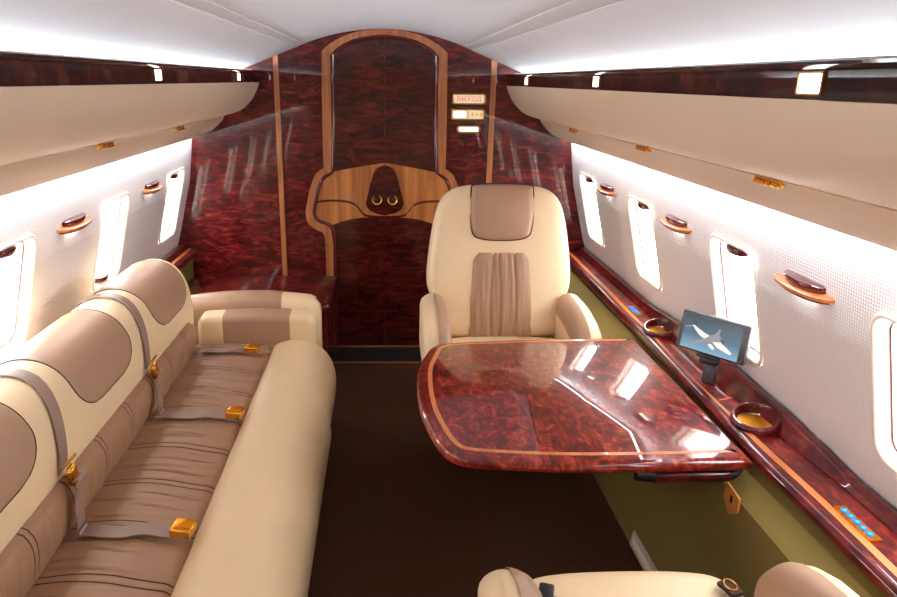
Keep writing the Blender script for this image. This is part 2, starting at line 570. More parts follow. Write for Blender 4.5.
trim_out_px = z1([(414, 31), (380, 32), (340, 36), (300, 45), (260, 62), (230, 80), (205, 103), (206, 250), (209, 400)]) + \
    z2([(160, 132), (140, 143), (122, 160), (108, 190), (95, 228), (84, 285), (75, 335), (78, 370), (90, 395), (110, 412), (135, 424), (158, 436), (166, 455)]) + [(325.6, 242), (327.5, 300)]
trim_in_px = z1([(414, 49), (385, 50), (345, 55), (308, 64), (275, 80), (250, 98), (233, 118), (236, 250), (238, 400)]) + \
    z2([(192, 150), (172, 158), (150, 176), (138, 198), (126, 232), (114, 288), (107, 333), (109, 355), (120, 374), (140, 390), (165, 398), (184, 406), (196, 424)]) + [(333.4, 242), (334.2, 300)]
LO, RO = sym(trim_out_px); LI, RI = sym(trim_in_px)
LO.append((LO[-1][0], .006)); RO.append((RO[-1][0], .006)); LI.append((LI[-1][0], .006)); RI.append((RI[-1][0], .006))
door = empty('door_1', (CXD, Y1, 0), kind='structure')
bm = bmesh.new()
ring_o = list(reversed(LO)) + RO[1:]; ring_i = list(reversed(LI)) + RI[1:]
rows = []
for pts, d in ((ring_o, .0), (ring_o, -.018), (ring_i, -.018), (ring_i, .0)):
    rows.append([bm.verts.new((p[0], Y1 + d, p[1])) for p in pts])
for a, b in zip(rows, rows[1:]):
    for i in range(len(a) - 1): bm.faces.new((a[i], a[i + 1], b[i + 1], b[i]))
mesh_obj('door_frame', bm, 'trim_wood', door, smooth=False)
# dark red bead inside the frame
bead = [(x, z) for x, z in ring_i]
bm = bmesh.new()
cent = Vector((CXD, .9))
path = []
for i, (x, z) in enumerate(bead):
    a = Vector(bead[max(i - 1, 0)]); b = Vector(bead[min(i + 1, len(bead) - 1)])
    d = (b - a).normalized(); nrm = Vector((d.y, -d.x))
    path.append((x + nrm.x * .010, Y1 - .006, z + nrm.y * .010))
tube(bm, path, .011, 8)
mesh_obj('door_bead', bm, 'dark_red', door)
# two leaves
for s, src in ((-1, LI), (1, RI)):
    bm = bmesh.new()
    pts = [(x, z) for x, z in src] + [(CXD + s * .003, .006), (CXD + s * .003, src[0][1])]
    pts[0] = (CXD + s * .003, src[0][1]); pts.pop()
    prism(bm, pts, lambda p: (p[0], Y1 - .006, p[1]), lambda p: (p[0], Y1, p[1]))
    leaf = mesh_obj('door_leaf', bm, 'door_burl', door, smooth=False)
    # light wood inlay band of this leaf
    lp = [BK(*p) for p in z2([(446, 108), (400, 114), (300, 131), (206, 148), (196, 162), (172, 170), (154, 188), (140, 218), (128, 262), (118, 300), (113, 335), (118, 360), (140, 382), (170, 392), (206, 398), (240, 385), (290, 372), (340, 365), (446, 364)])]
    if s > 0: lp = [(2 * CXD - x, z) for x, z in lp]
    bm = bmesh.new()
    prism(bm, lp, lambda p: (p[0], Y1 - .0085, p[1]), lambda p: (p[0], Y1 - .005, p[1]))
    mesh_obj('inlay_panel', bm, 'light_wood', leaf, smooth=False)
    # dark curved line in the inlay
    lp = catmull([BK(*p) + (0,) for p in z2([(122, 292), (165, 286), (220, 285), (270, 290), (305, 302), (326, 322), (344, 346), (372, 358), (446, 362)])], 4)
    if s > 0: lp = [Vector((2 * CXD - p[0], p[1], 0)) for p in lp]
    bm = bmesh.new()
    ribbon(bm, [(p[0], Y1 - .0095, p[1]) for p in lp], [Vector((0, 0, .0065)) if abs(lp[min(i + 1, len(lp) - 1)][1] - lp[max(i - 1, 0)][1]) < abs(lp[min(i + 1, len(lp) - 1)][0] - lp[max(i - 1, 0)][0]) else Vector((.0045, 0, 0.002)) for i in range(len(lp))], .003)
    mesh_obj('inlay_line', bm, 'dark_red', leaf, smooth=False)
    # half of the dark medallion
    mp_ = [BK(*p) for p in z2([(446, 120), (425, 123), (408, 134), (394, 156), (382, 200), (366, 262), (358, 296), (364, 318), (380, 334), (410, 346), (446, 354)])]
    if s > 0: mp_ = [(2 * CXD - x, z) for x, z in mp_]
    bm = bmesh.new()
    prism(bm, mp_, lambda p: (p[0], Y1 - .014, p[1]), lambda p: (p[0], Y1 - .006, p[1]))
    mesh_obj('door_medallion', bm, 'door_burl', leaf, smooth=False)
    # round pull
    kx, kz = BK(*z2([(411, 279)])[0]); kx = kx if s < 0 else 2 * CXD - kx
    bm = bmesh.new()
    ring = []
    for k in range(28):
        a = 2 * PI * k / 28
        ring.append((math.cos(a), math.sin(a)))
    loft(bm, [[(kx + r * c, Y1 - d, kz + r * q) for c, q in ring] for r, d in ((.031, .014), (.032, .022), (.028, .029), (.022, .027), (.019, .018), (.0, .017))][:5])
    kn = mesh_obj('door_knob', bm, 'gold', leaf)
    bm = bmesh.new()
    loft(bm, [[(kx + r * c, Y1 - d, kz + r * q) for c, q in ring] for r, d in ((.0195, .016), (.0195, .0185), (.012, .023), (.002, .0235))])
    mesh_obj('knob_centre', bm, 'black', leaf)

# ------------------------------------------------------------------ windows
def crescent(bm, o, ay, up, nn, hl, prot, th, z0, flat=1.0):
    """half-moon shelf: half length hl along the wall, depth prot off the wall, thickness th, z0 offset up"""
    n = 14
    pts = [(hl * math.cos(PI * k / n), prot * math.sin(PI * k / n) ** flat) for k in range(n + 1)]
    loops = []
    for dz, sc in ((z0, .94), (z0 + th * .15, 1), (z0 + th * .85, 1), (z0 + th, .92)):
        loops.append([o + ay * a * sc + nn * (b * sc + .001) + up * dz for a, b in pts])
    loft(bm, loops)
    return bm


wi = 0
for side, wins in ((1, WIN_R), (-1, WIN_L)):
    for k, y in enumerate(wins):
        wi += 1
        o, ay, up, nn = wall_frame(side, y, WZ)
        w = empty('window_%d' % wi, o, kind='structure')
        bm = bmesh.new()
        spec = [(.017, .0003, .056), (.015, .004, .054), (.010, .006, .050), (.005, .004, .046), (.001, -.003, .042), (-.002, -.012, .040), (-.005, -.022, .038), (-.009, -.026, .035), (-.010, -.060, .034)]
        loops = [[o + ay * a + up * b + nn * d for a, b in rrect(WHW + e, WHH + e, r, 8)] for e, d, r in spec]
        loft(bm, loops, True, False, False)
        mesh_obj('window_frame', bm, 'frame', w, angle=60)
        bm = bmesh.new()
        pts = rrect(WHW - .006, WHH - .006, .034, 8)
        prism(bm, pts, lambda p: o + ay * p[0] + up * p[1] + nn * -.030, lambda p: o + ay * p[0] + up * p[1] + nn * -.034)
        mesh_obj('window_pane', bm, 'pane', w, smooth=False)
        # thin red seal round the pane
        bm = bmesh.new()
        pp = [o + ay * a + up * b + nn * -.026 for a, b in rrect(WHW - .0085, WHH - .0085, .034, 8)]
        tube(bm, pp + [pp[0]], .0022, 6, False)
        mesh_obj('pane_seal', bm, 'dark_red', w)
        # half-moon shade pull, at the top edge (at the bottom where the shade is drawn the other way)
        bm = bmesh.new()
        low = side == -1 and k == 1
        oo = o + up * ((WHH - .006) * (-1 if low else 1)) + nn * -.026
        crescent(bm, oo, ay, up, nn, .060, .026, .020, .0 if low else -.022)
        mesh_obj('shade_pull', bm, 'dark_red', w)

# wall-mounted half-moon lights between the windows
LG = [(1, 3.245, 'right wall nearest the bulkhead'), (1, 2.43, 'right wall between windows two and three'), (1, 1.63, 'largest and nearest, on the right wall'),
      (-1, 3.215, 'left wall beside the farthest window'), (-1, 2.385, 'left wall, nearest the camera')]
for side, y, where in LG:
    o, ay, up, nn = wall_frame(side, y, 1.055)
    t = empty('wall_light', o, 0, 'half-moon wooden wall light with copper rim, ' + where, 'light', 'half-moon wall lights')
    bm = bmesh.new(); crescent(bm, o, ay, up, nn, .122, .040, .012, 0, .8); mesh_obj('rim', bm, 'inlay', t)
    bm = bmesh.new(); crescent(bm, o, ay, up, nn, .086, .028, .019, .012); mesh_obj('cap', bm, 'dark_red', t)
    bm = bmesh.new(); crescent(bm, o, ay, up, nn, .104, .032, .009, -.009); mesh_obj('base', bm, 'edge_burl', t)
    bm = bmesh.new(); rbox(bm, o + up * -.0115 + nn * .014, (.014, .10, .005), .002); mesh_obj('lens', bm, 'led_soft', t, local=False)

# ------------------------------------------------------------------ overhead bins
BINP = [(.668, 1.529), (.680, 1.497), (.696, 1.466), (.714, 1.438), (.737, 1.414), (.758, 1.395), (.784, 1.379), (.82, 1.366), (.864, 1.354)]
BINL = [(.866, 1.350), (.878, 1.330), (.901, 1.306), (.937, 1.274), (.965, 1.258), (1.003, 1.2445)]
for side, sn, lat in ((1, 'right', (3.165, 2.285, 1.505)), (-1, 'left', (2.205, 3.01))):
    b = empty('overhead_bin', (side * .85, 1.3, 1.25), 0, 'long cream overhead bin with gold latches above the %s windows' % sn, 'bin', 'overhead bins')
    bm = bmesh.new()
    back = [(.87, 1.358), (.80, 1.40), (.72, 1.52), (.69, 1.529)]
    loft(bm, [[(side * x, y, z) for x, z in BINP + back] for y in (Y0, 3.885)])
    mesh_obj('bin_door', bm, 'bin', b, angle=50)
    bm = bmesh.new()
    back = [(1.003, 1.252), (.965, 1.268), (.90, 1.33), (.872, 1.353)]
    loft(bm, [[(side * x, y, z) for x, z in BINL + back] for y in (Y0, 3.885)])
    mesh_obj('bin_rail', bm, 'bin', b, angle=50)
    for y in lat:
        bm = bmesh.new()
        c = Vector((side * .864, y, 1.346))
        rot = Matrix.Rotation(side * .6, 3, 'Y')
        rbox(bm, c, (.020, .105, .006), .002, 2, rot)
        lt = mesh_obj('latch', bm, 'gold', b)
        for dy in (-.034, -.006, .030):
            bm = bmesh.new()
            cc = c + rot @ Vector((-side * .001, dy, -.006 if True else 0))
            if dy < .02: rbox(bm, cc, (.016, .018, .010), .003, 2, rot)
            else: tube(bm, [cc + Vector((0, -.022, 0)), cc + Vector((0, .022, 0))], .006, 8)
            mesh_obj('latch_catch', bm, 'gold', lt)

# square lights in the valance boards
VL = [(1, 1.13, 'largest and nearest, on the right valance board'), (1, 2.30, 'on the right valance board, middle of the three there'), (1, 3.44, 'on the right valance board close to the bulkhead'),
      (-1, 2.225, 'on the left valance board, the nearer of the two'), (-1, 3.44, 'on the left valance board close to the bulkhead')]
for side, y, where in VL:
    t = empty('valance_light', (side * .69, y, 1.555), 0, 'small square white light ' + where, 'light', 'square valance lights')
    bm = bmesh.new()
    r_o = rrect(.035, .0185, .004, 3); r_i = rrect(.031, .0155, .003, 3)
    f = lambda p, d: (side * (.690 - d), y + p[0], 1.5545 + p[1])
    loft(bm, [[f(p, -.002) for p in r_o], [f(p, .004) for p in r_o], [f(p, .004) for p in r_i], [f(p, .000) for p in r_i]], True, False, False)
    mesh_obj('bezel', bm, 'brass', t, smooth=False)
    bm = bmesh.new(); prism(bm, r_i, lambda p: f(p, .0025), lambda p: f(p, .0))
    mesh_obj('lens', bm, 'led', t, smooth=False)

# ------------------------------------------------------------------ illuminated signs on the bulkhead
def text_bm(s, size):
    cu = bpy.data.curves.new('lettering', 'FONT'); cu.body = s; cu.size = size; cu.align_x = 'CENTER'; cu.align_y = 'CENTER'
    cu.extrude = .0006; cu.offset = .0001; cu.space_character = 1.12
    ob = bpy.data.objects.new('lettering', cu); COL.objects.link(ob)
    dg = bpy.context.evaluated_depsgraph_get()
    me = bpy.data.meshes.new_from_object(ob.evaluated_get(dg))
    bm = bmesh.new(); bm.from_mesh(me)
    bpy.data.objects.remove(ob); bpy.data.curves.remove(cu); bpy.data.meshes.remove(me)
    return bm


def sign(cx, cz, w, h, label, glow):
    t = empty('illuminated_sign', (cx, Y1, cz), 0, label, 'sign', 'lit signs on the bulkhead')
    bm = bmesh.new()
    ro = rrect(w / 2, h / 2, .012, 4); ri = rrect(w / 2 - .011, h / 2 - .009, .008, 4)
    g = lambda p, d: (cx + p[0], Y1 - d, cz + p[1])
    loft(bm, [[g(p, 0) for p in ro], [g(p, .012) for p in ro], [g((p[0] * .97, p[1] * .94), .016) for p in ro], [g(p, .014) for p in ri], [g(p, .008) for p in ri]], True, False, False)
    mesh_obj('bezel', bm, 'brass', t, smooth=False)
    bm = bmesh.new(); prism(bm, ri, lambda p: g(p, .011), lambda p: g(p, .004)); mesh_obj('lit_panel', bm, glow, t, smooth=False)
    return t, lambda p: g(p, .0122)


s1, g = sign(.466, 1.457, .19, .062, 'lit sign reading ВЫХОД in red, top of the stack', 'sign_glow')
bm = text_bm('ВЫХОД', .034)
for v in bm.verts: v.co = Vector((.466 + v.co.x, Y1 - .0122 - v.co.z, 1.457 + v.co.y))
mesh_obj('lettering', bm, 'sign_red', s1, smooth=False)
s2, g = sign(.463, 1.375, .19, .064, 'lit sign of two panes with small amber symbols, middle of the stack', 'sign_glow')
bm = bmesh.new(); prism(bm, rrect(.036, .018, .01, 4), lambda p: (.416 + p[0], Y1 - .0122, 1.375 + p[1]), lambda p: (.416 + p[0], Y1 - .0105, 1.375 + p[1])); mesh_obj('bright_pane', bm, 'sign_bright', s2, smooth=False)
bm = bmesh.new(); rbox(bm, (.463, Y1 - .0125, 1.375), (.003, .004, .044), 0); mesh_obj('divider', bm, 'brass', s2, smooth=False)
for pts in ([(.484, 1.388), (.497, 1.375), (.484, 1.362)], [(.541, 1.388), (.541, 1.362), (.526, 1.375)], rrect(.005, .008, .004, 3)):
    if len(pts) > 3: pts = [(.512 + a, 1.375 + b) for a, b in pts]
    bm = bmesh.new(); prism(bm, pts, lambda p: (p[0], Y1 - .0128, p[1]), lambda p: (p[0], Y1 - .0105, p[1])); mesh_obj('symbol', bm, 'sign_amber', s2, smooth=False)
s3, g = sign(.470, 1.296, .132, .045, 'small blank lit panel, lowest of the stack', 'sign_bright')

# ------------------------------------------------------------------ sofa
SB, SE = .30, 2.78     # near and far end
sofa = empty('sofa', (-.62, 1.5, 0), 0, 'long cream and tan leather sofa under the left windows', 'sofa')


def ydiv(a, b, st): 
    n = max(2, int((b - a) / st)); return [a + (b - a) * k / n for k in range(n + 1)]


# plinth
bm = bmesh.new(); rbox(bm, (-.66, (SB + 2.96) / 2, .16), (.80, 2.96 - SB, .32), .02); mesh_obj('plinth', bm, 'cream_d', sofa)

# front bolster: a long soft roll with rounded far corner
bp_ = [(-.485, .40), (-.478, .438), (-.455, .462), (-.415, .474), (-.37, .476), (-.32, .468), (-.275, .447), (-.24, .412), (-.215, .365), (-.207, .315), (-.210, .25), (-.222, .18), (-.238, .10), (-.252, .02), (-.46, .02), (-.485, .2)]
bp_ = [(p[0], p[1]) for p in catmull([(a, b, 0) for a, b in bp_], 3, True)]
bcx, bcz = -.40, .25
bm = bmesh.new()
loops = []
for y, s in [(SB, .9), (SB + .03, 1)] + [(y, 1) for y in ydiv(SB + .1, 2.64, .1)] + [(2.70, 1), (2.75, .992), (2.79, .965), (2.815, .92), (2.832, .84), (2.838, .74)]:
    loops.append([((bcx - .08 + (x - bcx + .08) * s) , y, (bcz + (z - bcz) * (1 - (1 - s) * .45)) if z > .05 else z) for x, z in bp_])
loft(bm, loops); mesh_obj('front_bolster', bm, 'cream_d', sofa, angle=70)

# seat cushion: tan, gathered across by seams
seams = [1.31 + .2 * k for k in range(-5, 8)]
bm = bmesh.new()
cre = []
for q in seams:         # a few long creases between the stitched seams
    for k in range(4):
        cre.append((q + .05 + .035 * k + random.uniform(-.012, .012), random.uniform(-.05, .45), random.uniform(.3, .75), random.uniform(.5, 1.0), random.uniform(-.02, .02)))
pair = [q + o for q in seams for o in (0, .023)]
ys = sorted(set([round(y, 5) for y in ydiv(SB, 2.772, .003)] + [round(q + o, 5) for q in pair for o in (-.0060, -.0022, .0022, .0060) if SB < q + o < 2.77]))
xs = [-.835 + .362 * k / 40 for k in range(41)]
rows = []
for y in ys:
    row = []
    d = min(abs(y - q) for q in pair)
    for i, x in enumerate(xs):
        t = i / 40
        fade = min(1, (y - SB) / .03, (2.775 - y) / .03)
        yy = y + fade * (.010 * math.sin(t * 5) - .035 * max(0, t - .6) + .004 * noise.noise(Vector((x * 6, y * 2, 4))))
        z = .448 + .010 * math.sin(PI * min(1, t * 1.05))
        if t > .93: z -= .02 * ((t - .93) / .07) ** 2
        z -= .0035 * math.exp(-(d / .005) ** 2)
        z += .006 * math.sin(PI * min(1, (min(d, .09)) / .09) / 2)
        z += .003 * noise.noise(Vector((x * 2.0 + 3, y * 22, 0))) + .0015 * noise.noise(Vector((x * 4, y * 48, 2)))
        for cy_, t0, ln, am, sl in cre:
            dy = y - cy_ - sl * t
            if abs(dy) < .012 and t0 < t < t0 + ln:
                z -= am * math.sin(PI * (t - t0) / ln) ** .7 * (.014 * math.exp(-(dy / .0032) ** 2) - .003 * math.exp(-((dy - .006) / .004) ** 2))
        row.append(bm.verts.new((x, yy, z)))
    rows.append(row)
for k, (a, b) in enumerate(zip(rows, rows[1:])):
    seam_row = min(abs((ys[k] + ys[k + 1]) / 2 - q) for q in pair) < .0021
    for i in range(40):
        f = bm.faces.new((a[i], a[i + 1], b[i + 1], b[i]))
        if seam_row: f.material_index = 1
# skirt down so that the cushion is a solid slab
for seq in (rows[0], rows[-1], [r[0] for r in rows], [r[-1] for r in rows]):
    low = [bm.verts.new((v.co.x, v.co.y, .30)) for v in seq]
    for i in range(len(seq) - 1): bm.faces.new((seq[i], seq[i + 1], low[i + 1], low[i]))
mesh_obj('seat_cushion', bm, 'tan_x', sofa, angle=80, second='dark_seam')

# backrest: cream shell swept along the sofa
bk = [(-.845, .40), (-.820, .46), (-.806, .52), (-.800, .60), (-.800, .655), (-.808, .71), (-.823, .76), (-.846, .80), (-.880, .828), (-.925, .842), (-.975, .838), (-1.02, .815), (-1.045, .77), (-1.055, .70), (-1.058, .55), (-1.03, .40)]
bkc = [Vector((p[0], p[1])) for p in catmull([(a, b, 0) for a, b in bk], 4)]


def backpt(s, y, h=0):
    """point on the backrest: s along the profile in metres, h out of the surface"""
    acc = 0
    for i in range(len(bkc) - 1):
        d = (bkc[i + 1] - bkc[i]).length
        if acc + d >= s or i == len(bkc) - 2:
            t = (s - acc) / d
            p = bkc[i].lerp(bkc[i + 1], t)
            e0 = (bkc[min(i + 1, len(bkc) - 1)] - bkc[max(i - 1, 0)]).normalized(); e1 = (bkc[min(i + 2, len(bkc) - 1)] - bkc[i]).normalized()
            e = e0.lerp(e1, t).normalized()
            nn = Vector((e.y, -e.x))
            return Vector((p.x + nn.x * h, y, p.y + nn.y * h))
        acc += d


cb = Vector((-.93, .60))
bm = bmesh.new(); loops = []
for y, s in [(SB, .92), (SB + .02, 1)] + [(y, 1) for y in ydiv(SB + .1, 2.735, .15)] + [(2.755, .994), (2.768, .975), (2.777, .945), (2.782, .90)]:
    loops.append([(cb.x + (p.x - cb.x) * s, y, cb.y + (p.y - cb.y) * s if p.y > .45 else p.y) for p in bkc])
loft(bm, loops); mesh_obj('backrest', bm, 'cream', sofa, angle=70)


def strip_panel(name, mat, y0, y1, s0, s1, hmax, nseam, r0, seams_=None, n=70):
    """cushioned panel lying on the backrest surface, (y,s) rectangle with rounded corners"""
    bm = bmesh.new(); ns = 26; rows = []
    pr2 = [q + o for q in seams_ for o in (0, .021)]
    yl = sorted(set([round(y, 5) for y in ydiv(y0, y1, .004)] + [round(q + o, 5) for q in pr2 for o in (-.0055, -.0021, .0021, .0055) if y0 < q + o < y1]))
    for y in yl:
        row = []; d = min(abs(y - q) for q in pr2)
        for j in range(ns + 1):
            t = j / ns; ey = min(1, (y1 - y) / .06)
            top = s1 - .07 * (1 - math.sqrt(max(0, 1 - (1 - ey) ** 2)))
            s = s0 + (top - s0) * t
            h = hmax * (max(0, 1 - abs(2 * t - 1) ** 4)) ** .6
            e2 = min(1, (y1 - y) / .03); h *= math.sqrt(max(0, 1 - (1 - max(0, e2)) ** 2))
            h -= .0035 * math.exp(-(d / .005) ** 2) * (1 if t > .04 and t < .96 else 0)
            h += .002 * noise.noise(Vector((y * 26, s * 7, 1)))
            row.append(bm.verts.new(backpt(s, y + .012 * math.sin(PI * t) * min(1, (y1 - y) / .1, (y - y0) / .1), h + .0008)))
        rows.append(row)
    for k, (a, b) in enumerate(zip(rows, rows[1:])):
        seam_row = min(abs((yl[k] + yl[k + 1]) / 2 - q) for q in pr2) < .0020
        for j in range(ns):
            f = bm.faces.new((a[j], a[j + 1], b[j + 1], b[j]))
            if seam_row: f.material_index = 1
    return mesh_obj(name, bm, mat, sofa, angle=80, second='dark_seam')


strip_panel('lumbar_cushion', 'tan_x', SB + .02, 2.715, .02, .205, .030, 0, .05, [1.30 + .205 * k for k in range(-5, 7)])

# tan head panels, a broad U open over the top of the backrest
for cy in (2.535, 1.905, 1.275, .645):
    cy -= .012; hw = .203; sL, sH = .285, .62
    outl = []
    rr = .12
    for k in range(9):      # rounded lower corners
        a = PI + PI / 2 * k / 8; outl.append((cy - hw + rr + rr * math.cos(a), sL + rr * .75 + rr * .75 * math.sin(a)))
    for k in range(9):
        a = 3 * PI / 2 + PI / 2 * k / 8; outl.append((cy + hw - rr + rr * math.cos(a), sL + rr * .75 + rr * .75 * math.sin(a)))
    # build as rows along s
    bm = bmesh.new(); rows = []
    ns = 30
    for j in range(ns + 1):
        s = sL + (sH - sL) * (j / ns) ** 1.15
        q = s - sL
        if q < rr * .75: 
            w = hw - rr + rr * math.sqrt(max(0, 1 - (1 - q / (rr * .75)) ** 2))
        else: w = hw - .03 * ((q - rr * .75) / (sH - sL - rr * .75)) ** 2 * 0
        row = []
        for i in range(21):
            e = -1 + 2 * i / 20
            edge = min(1 - abs(e), .1) / .1
            h = .0012 + .0035 * math.sqrt(edge) * min(1, q / .012)
            row.append(bm.verts.new(backpt(s, cy + w * e, h)))
        rows.append(row)
    for a, b in zip(rows, rows[1:]):
        for i in range(20): bm.faces.new((a[i], a[i + 1], b[i + 1], b[i]))
    mesh_obj('head_panel', bm, 'tan', sofa, angle=80)
    # stitched seam line round the panel
    bm = bmesh.new()
    pth = [r[0].co.copy() if False else None for r in []]
    edge = []
    for j in range(ns, -1, -1):
        s = sL + (sH - sL) * (j / ns) ** 1.15; q = s - sL
        w = hw - rr + rr * math.sqrt(max(0, 1 - (1 - q / (rr * .75)) ** 2)) if q < rr * .75 else hw
        edge.append((s, -w))
    edge += [(s, -w) for s, w in reversed(edge)]
    tube(bm, [backpt(s, cy + w, .0015) for s, w in edge], .0016, 5)
    mesh_obj('seam_piping', bm, 'dark_seam', sofa)

# end arm: loose front cushion and the taller arm behind it
def arm_box(y0, y1, x0, x1, zb, ztop, r, bm):
    """soft box whose top height is a function of x"""
    n = 28; loops = []
    for k in range(n + 1):
        x = x0 + (x1 - x0) * k / n
        e = min(x - x0, x1 - x) ; c = min(1, e / r)
        sh = math.sqrt(max(.0, 1 - (1 - c) ** 2))
        ins = r * (1 - sh) * .6
        zt = ztop(x) - r * (1 - sh) * .8
        ya, yb2 = y0 + ins, y1 - ins
        sec = []
        q = r
        for m in range(6): 
            a = PI / 2 * m / 5
            sec.append((ya + q - q * math.cos(a), zt - q + q * math.sin(a)))
        for m in range(6):
            a = PI / 2 * m / 5
            sec.append((yb2 - q + q * math.sin(a), zt - q + q * math.cos(a)))
        sec += [(yb2, zb), (ya, zb)]
        loops.append([(x, a, b) for a, b in sec])
    loft(bm, loops)
    return bm


def arm_panel(y0, y1, xa, xb, x0, x1, zb, ztop, r, h):
    """tan panel lying over the arm between xa and xb, front foot to back"""
    bm = bmesh.new(); n = 16; rows = []
    for k in range(n + 1):
        x = xa + (xb - xa) * k / n; zt = ztop(x); sec = []
        hh = h * min(1, min(k, n - k) / 1.0)
        q = r + hh
        sec.append((y0 - hh, zb + .012))
        for m in range(8):
            a = PI / 2 * m / 7
            sec.append((y0 + r - q * math.cos(a), zt - r + q * math.sin(a)))
        for m in range(8):
            a = PI / 2 * m / 7
            sec.append((y1 - r + q * math.sin(a), zt - r + q * math.cos(a)))
        rows.append([bm.verts.new((x, a, b)) for a, b in sec])
    for a, b in zip(rows, rows[1:]):
        for i in range(len(a) - 1): bm.faces.new((a[i], a[i + 1], b[i + 1], b[i]))
    return bm


zt1 = lambda x: .575 + .010 * math.sin(PI * (x + .80) / .51)
bm = bmesh.new(); arm_box(2.785, 2.905, -.80, -.296, .44, zt1, .032, bm); mesh_obj('arm_cushion', bm, 'cream_d', sofa, angle=60)
bm = arm_panel(2.785, 2.905, -.69, -.405, 0, 0, .44, zt1, .032, .003); mesh_obj('arm_cushion_panel', bm, 'tan', sofa, angle=60)
zt2 = lambda x: .588 + .046 * max(0, math.sin(PI * (x + .98) / .80)) ** .8
bm = bmesh.new(); arm_box(2.90, 3.03, -.95, -.287, .0, zt2, .05, bm); mesh_obj('end_arm', bm, 'cream_d', sofa, angle=60)
bm = arm_panel(2.90, 3.03, -.93, -.455, 0, 0, .40, zt2, .05, .003); mesh_obj('end_arm_panel', bm, 'tan', sofa, angle=60)

# shoulder belts hanging over the backrest, each with gold buckle and lower loop
for y, where in ((2.235, 'nearer the end arm'), (1.60, 'nearest the camera')):
    t = empty('shoulder_belt', (-.80, y, .6), 0, 'grey shoulder belt with gold buckle over sofa backrest, ' + where, 'seat belt', 'shoulder belts on the sofa')
    bm = bmesh.new()
    ss = [.70 - .025 * k for k in range(19)] + [.238, .228]
    pts = [backpt(s, y - .078 * max(0, (.46 - s) / .23), .007) for s in ss]
    y -= .085
    ribbon(bm, pts, (0, .021, 0), .003); mesh_obj('upper_strap', bm, 'belt', t)
    p0 = backpt(.218, y, .031)
    bm = bmesh.new(); rbox(bm, p0, (.016, .036, .05), .005, 3, Matrix.Rotation(.25, 3, 'X')); bk_ = mesh_obj('buckle', bm, 'gold', t)
    bm = bmesh.new(); tube(bm, [p0 + Vector((-.006, -.018, .034)), p0 + Vector((.004, -.018, .046)), p0 + Vector((.004, .018, .046)), p0 + Vector((-.006, .018, .034))], .0035, 8); mesh_obj('buckle_bar', bm, 'gold', bk_)
    bm = bmesh.new()
    pts = catmull([p0 + Vector((.012, -.01, -.004)), p0 + Vector((.030, -.015, .002)), Vector((-.752, y - .025, .55)), Vector((-.750, y - .03, .50)), Vector((-.758, y - .03, .468))], 5)
    ribbon(bm, pts, (0, .022, 0), .003); mesh_obj('lower_strap', bm, 'belt', t)
    bm = bmesh.new(); rbox(bm, (-.748, y - .035, .474), (.012, .045, .016), .004, 2, Matrix.Rotation(-.3, 3, 'Y')); mesh_obj('strap_end', bm, 'belt', t)

# lap belts lying across the seat with gold lift buckles at the bolster
for x, y, where in ((-.536, 2.66, 'against the end arm cushion'), (-.488, 2.085, 'middle of the seat, second from the end arm'), (-.488, 1.468, 'nearest the camera on the seat')):
    t = empty('lap_belt', (x, y, .46), 0, 'gold-buckled lap belt on sofa seat, ' + where, 'seat belt', 'lap belts on the sofa')
    bm = bmesh.new()
    n = 16
    pts = [Vector((-.758 + (x - .03 + .758) * k / n, y + .004 + .006 * math.sin(k * .7), .473 + .003 * math.sin(PI * k / n) + .001 * math.sin(k * 1.3))) for k in range(n + 1)]
    ribbon(bm, pts, (0, .023, 0), .003); mesh_obj('strap', bm, 'belt', t)
    c = Vector((x - .006, y - .012, .491))
    rot = Matrix.Rotation(-.10, 3, 'Z') @ Matrix.Rotation(.06, 3, 'Y')
    bm = bmesh.new(); rbox(bm, c, (.054, .050, .024), .005, 3, rot); bb = mesh_obj('buckle', bm, 'gold', t)
    bm = bmesh.new(); rbox(bm, c + rot @ Vector((.002, .002, .0135)), (.043, .038, .004), .002, 2, rot); mesh_obj('buckle_lid', bm, 'amber', bb)

# ------------------------------------------------------------------ low cabinet behind the sofa arm
cab = empty('cabinet', (-.70, 3.6, 0), 0, 'low glossy red burl cabinet behind the sofa arm against the bulkhead', 'cabinet')
def cab_outline(x1, y0, r):
    pts = [(-1.085, Y1 - .004), (-1.085, y0)]
    for k in range(7):
        a = -PI / 2 + PI / 2 * k / 6; pts.append((x1 - r + r * math.cos(a), y0 + r + r * math.sin(a)))
    return pts + [(x1, Y1 - .004)]
bm = bmesh.new(); loops = []
po = cab_outline(-.276, 3.33, .06)
cx_, cy_ = -.68, 3.65
for z, s in ((.395, .985), (.40, 1.0), (.425, 1.004), (.444, 1.0), (.450, .985)):
    loops.append([(cx_ + (x - cx_) * s, min(cy_ + (y - cy_) * s, Y1 - .004), z) for x, y in po])
loft(bm, loops); mesh_obj('cabinet_top', bm, 'wall_burl', cab, angle=50)
bm = bmesh.new(); po = cab_outline(-.298, 3.355, .05)
loft(bm, [[(x, y, z) for x, y in po] for z in (0, .396)]); mesh_obj('body', bm, 'wall_burl', cab, angle=50)
bm = bmesh.new(); rbox(bm, (-.66, 3.352, .21), (.55, .012, .32), .004); mesh_obj('door', bm, 'wall_burl', cab)

